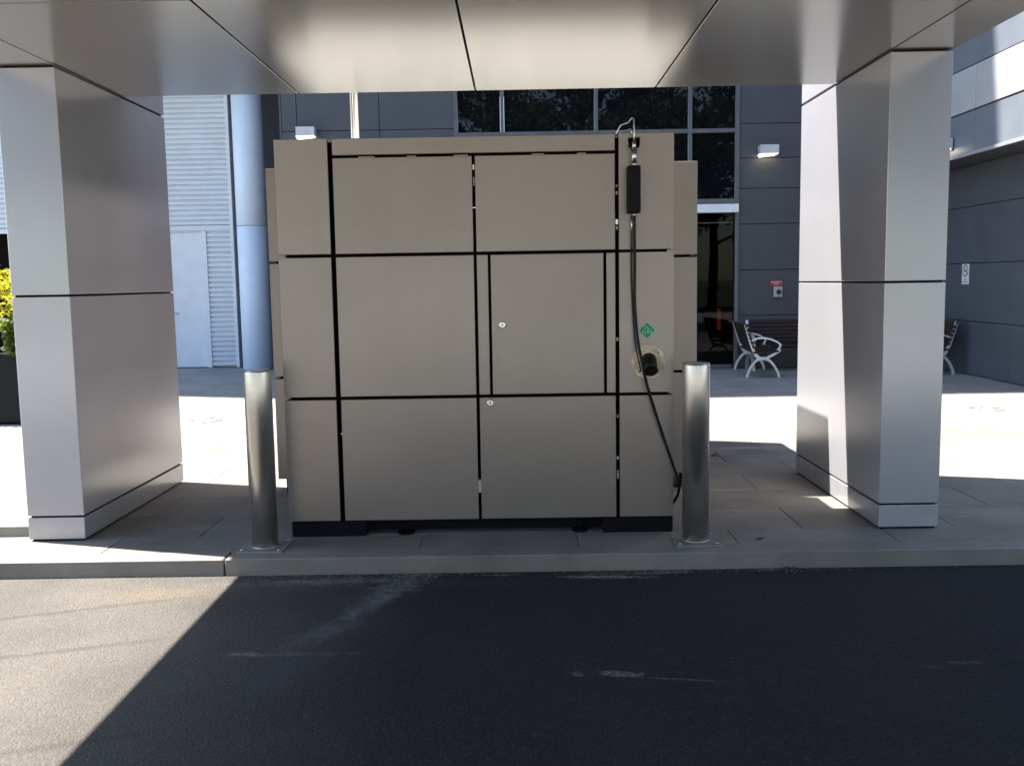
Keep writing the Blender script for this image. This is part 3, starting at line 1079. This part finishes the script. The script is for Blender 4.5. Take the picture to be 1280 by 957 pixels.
def bench(length):
    t = thing('bench', '', 'bench', (0, 0, 0), 'timber slat benches in the corner of the building')
    ends = [.03, length - .03]
    for y in ends:
        bm = new()
        flatbar(bm, sp2([(-.235, 0), (-.215, .08), (-.165, .18), (-.09, .262), (.0, .275), (.09, .262), (.165, .18), (.225, .07), (.24, 0)]), .034, .045, y)
        flatbar(bm, sp2([(-.05, .285), (-.105, .34), (-.16, .45), (-.20, .58), (-.235, .70), (-.265, .80)]), [.05] * 6 + [.036] * 20, .045, y)
        flatbar(bm, sp2([(-.05, .285), (.04, .29), (.12, .33), (.20, .375), (.255, .42)]), .036, .045, y)
        flatbar(bm, sp2([(-.165, .560), (-.08, .592), (.02, .596), (.12, .575), (.215, .53), (.262, .49)]), .024, .05, y)
        flatbar(bm, sp2([(.262, .49), (.235, .44), (.205, .39)]), .026, .045, y)
        box(bm, -.055, .055, y - .03, y + .03, .262, .312, .008)
        obj('end_frame', bm, 'castalu', t)
    seat_y = (0.0, length)
    me = None
    for k in range(6):                        # seat
        a = -.12 + k * .066
        bm = B(-.029, .029, seat_y[0], seat_y[1], 0, .03, .004)
        o = obj('slat', bm, 'timber', t)
        o.location = (a, 0, .355 + .03 * ((k - 2.2) / 3) ** 2 * (1 if k > 2 else .6))
        o.rotation_euler = (0, R((k - 2) * -5), 0)
    for k in range(6):                        # back
        f = k / 5
        bm = B(-.014, .014, seat_y[0], seat_y[1], -.028, .028, .004)
        o = obj('slat', bm, 'timber', t)
        o.location = (-.150 - .105 * f, 0, .47 + .305 * f)
        o.rotation_euler = (0, R(-17), 0)
    return t


bA = bench(1.35)
bB = copy_tree(bA)
bC = copy_tree(bA)
bA.location = (3.697, 14.13, 0)
bA.rotation_euler = (0, 0, R(-5))
bA['label'] = 'timber slat bench seen end on, its pale curved end frame beside the door glass'
bB.location = (3.78, 15.38, 0)
bB.rotation_euler = (0, 0, R(-90))
bB['label'] = 'timber slat bench standing along the dark back wall, facing the camera'
bC.location = (6.34, 15.48, 0)
bC.rotation_euler = (0, 0, R(180))
bC['label'] = 'timber slat bench against the right wing, mostly hidden by the right clad column'

# ================================================================== PLANTER + SHRUB
pl = thing('planter', 'long black planter box in the sun at the far left, behind the left clad column', 'planter', (-7.2, 10.9, 0))
bm = new()
for a in ((-9.2, -5.1, 10.44, 10.48), (-9.2, -5.1, 11.36, 11.40), (-9.2, -9.16, 10.485, 11.355), (-5.14, -5.1, 10.485, 11.355)):
    box(bm, *a, .02, .80, .004)
obj('wall', bm, 'greenblack', pl)
obj('soil', B(-9.15, -5.15, 10.49, 11.35, .05, .72), 'soil', pl)
obj('base', B(-9.1, -5.2, 10.52, 11.32, 0, .019), 'plinth', pl)


def leaf_cloud(n, fn, size, seed, mats=1):
    rnd = random.Random(seed)
    verts, faces = [], []
    for i in range(n):
        p = fn(rnd)
        nrm = Vector((rnd.gauss(0, 1), rnd.gauss(0, 1), rnd.gauss(0, 1) + .4)).normalized()
        u = nrm.orthogonal().normalized()
        u.rotate(Matrix.Rotation(rnd.uniform(0, 6.28), 3, nrm))
        v = nrm.cross(u)
        s_ = size * rnd.uniform(.6, 1.4)
        k = len(verts)
        verts += [p - u * s_, p + v * s_ * .45 + nrm * s_ * .12, p + u * s_, p - v * s_ * .45 + nrm * s_ * .12]
        faces.append((k, k + 1, k + 2, k + 3))
    me = bpy.data.meshes.new('leaves')
    me.from_pydata([tuple(v) for v in verts], [], faces)
    return me


def shrub(x, y, h, r, mat, label, seed, cat='shrub', group='shrubs in the planter'):
    t = thing('shrub', label, cat, (x, y, .72), group)
    rnd = random.Random(seed)
    bm = new()
    for k in range(7):
        a, l = rnd.uniform(0, 6.28), rnd.uniform(.4, .9)
        tube(bm, [(x, y, .72), (x + r * .3 * l * math.cos(a), y + r * .3 * l * math.sin(a), .72 + h * .35), (x + r * .7 * l * math.cos(a), y + r * .7 * l * math.sin(a), .72 + h * .75)], [.014, .01, .005], 5)
    obj('stem', bm, 'bark', t)
    cl = [(Vector((x + rnd.uniform(-.6, .6) * r, y + rnd.uniform(-.6, .6) * r, .72 + h * rnd.uniform(.3, .85))), rnd.uniform(.2, .42) * r) for _ in range(16)]

    def f(q):
        c_, rr = q.choice(cl)
        d_ = Vector((q.gauss(0, 1), q.gauss(0, 1), q.gauss(0, 1))).normalized()
        return c_ + d_ * rr * q.uniform(.5, 1.1)
    me = leaf_cloud(2200, f, .042, seed + 1)
    me.materials.append(M[mat])
    o = obj('foliage', me, mat, t)
    return t


shrub(-5.62, 10.85, 1.05, .62, 'shrub', 'golden yellow leafy shrub in the black planter, nearest the left clad column', 3)
shrub(-6.75, 10.9, 1.0, .62, 'shrub', 'golden yellow shrub further left along the black planter', 5)
o = shrub(-5.45, 10.62, .45, .40, 'shrub_dark', 'low dark green plant under the golden shrub in the black planter', 8)
fp = thing('flowering_plant', 'small plant with cream flowers at the front edge of the black planter', 'plant', (-5.62, 10.54, .72))
rnd = random.Random(4)
bm = new()
for k in range(14):
    x, y, z = -5.62 + rnd.uniform(-.22, .2), 10.54 + rnd.uniform(-.05, .06), .80 + rnd.uniform(0, .13)
    tube(bm, [(x, y, .72), (x, y, z)], .003, 4)
obj('stem', bm, 'shrub_dark', fp)
bm = new()
rnd = random.Random(4)
for k in range(14):
    x, y, z = -5.62 + rnd.uniform(-.22, .2), 10.54 + rnd.uniform(-.05, .06), .80 + rnd.uniform(0, .13)
    for q in range(5):
        a = q * 1.256 + k
        vv = [bm.verts.new((x + rr * math.cos(a + da), y + rr * math.sin(a + da), z + dz)) for rr, da, dz in ((.004, 0, 0), (.026, -.45, .008), (.034, 0, .004), (.026, .45, .008))]
        bm.faces.new(vv)
obj('petals', bm, 'petal', fp)

# ================================================================== TREES behind the viewer, mirrored in the windows
def tree(seed, h=13.0):
    rnd = random.Random(seed)
    t = thing('gum_tree', '', 'tree', (0, 0, 0), 'trees across the road')
    bm = new()
    tube(bm, [(0, 0, -.1), (.1, .05, h * .2), (-.1, .1, h * .45), (.1, 0, h * .8)], [.26, .22, .16, .05], 8)
    tips = []
    for k in range(11):
        z0 = h * rnd.uniform(.22, .7)
        a = rnd.uniform(0, 6.28)
        L = rnd.uniform(1.6, 3.4)
        e = Vector((L * math.cos(a), L * math.sin(a), z0 + L * rnd.uniform(.3, .9)))
        tube(bm, [(0, 0, z0), tuple(e * .5 + Vector((0, 0, z0 * .5)) * 1.0 - Vector((0, 0, .1))), tuple(e)], [.09, .06, .025], 6)
        tips.append(e)
    tips.append(Vector((0, 0, h * .9)))
    obj('trunk', bm, 'bark', t)
    cl = []
    for e in tips:
        for _ in range(5):
            cl.append((e + Vector((rnd.gauss(0, .8), rnd.gauss(0, .8), rnd.gauss(0, .6))), rnd.uniform(.5, 1.1)))

    def f(q):
        c_, rr = q.choice(cl)
        d_ = Vector((q.gauss(0, 1), q.gauss(0, 1), q.gauss(0, .7)))
        return c_ + d_ * rr * .5
    me = leaf_cloud(9000, f, .19, seed)
    me.materials.append(M['leaf'])
    obj('crown', me, 'leaf', t)
    return t


protos = [tree(11, 15), tree(23, 14), tree(37, 16)]
spots = [(-16, -15), (-11.5, -18), (-7.5, -14.5), (-4, -18), (-.5, -14), (3, -17), (6.5, -13.8), (10, -17), (13.5, -14.2), (17, -17.5), (21, -15)]
for i, (x, y) in enumerate(spots):
    o = protos[i] if i < 3 else copy_tree(protos[i % 3])
    o.location = (x, y, -.1)
    o.rotation_euler = (0, 0, i * 1.7)
    o['label'] = 'tall dark leafy gum tree across the road, seen mirrored in the windows'

# ================================================================== LITTER
def leaf_litter(x, y, z, s_, rot, label):
    bm = new()
    pts = [(-1, 0, .1), (-.5, .32, .02), (.1, .38, .16), (.6, .22, .05), (1, 0, .22), (.5, -.25, .04), (-.1, -.36, .14), (-.6, -.25, .02)]
    c_ = bm.verts.new((0, 0, .0))
    vv = [bm.verts.new(p) for p in pts]
    for k in range(8):
        bm.faces.new((c_, vv[k], vv[(k + 1) % 8]))
    r_ = bmesh.ops.extrude_face_region(bm, geom=list(bm.faces))
    for v in [q for q in r_['geom'] if isinstance(q, bmesh.types.BMVert)]:
        v.co.z += .03
    for v in bm.verts:
        v.co = Vector((v.co.x * s_, v.co.y * s_, v.co.z * s_))
    o = obj('dead_leaf', bm, 'leafbrown')
    o.location = (x, y, z)
    o.rotation_euler = (0, 0, rot)
    tag(o, label, 'leaf', 'dead leaves on the ground')


leaf_litter(1.385, 5.31, .002, .030, .3, 'dead brown leaf lying on the paving right of the right bollard')
leaf_litter(1.66, 7.90, .002, .055, 1.0, 'dead brown leaf on the paving behind the right bollard')
leaf_litter(1.46, 5.02, -.089, .05, .1, 'dead leaf clump in the gutter at the foot of the kerb')

# fine grit swept against the foot of the kerb
rnd = random.Random(12)
bm = new()
for k in range(420):
    x = rnd.gauss(*rnd.choice(((.55, .18), (-1.0, .4), (-.55, .12), (1.4, .2), (.0, 1.4))))
    y = KY - .02 - abs(rnd.gauss(0, .035))
    q = rnd.uniform(.0015, .0045)
    mt = Matrix.Translation((x, y, -.091 + q * .3)) @ Matrix.Rotation(rnd.uniform(0, 6), 4, 'Z') @ Matrix.Diagonal((q * 1.4, q, q * .7, 1))
    bmesh.ops.create_icosphere(bm, subdivisions=1, radius=1, matrix=mt)
me = bpy.data.meshes.new('grit')
bm.to_mesh(me)
bm.free()
me.materials.append(simple('pale_grit', (.20, .18, .15), .9, 0, .4, 60))
o = bpy.data.objects.new('grit', me)
COL.objects.link(o)
o['kind'] = 'stuff'
o['label'] = 'fine pale grit swept against the foot of the kerb'
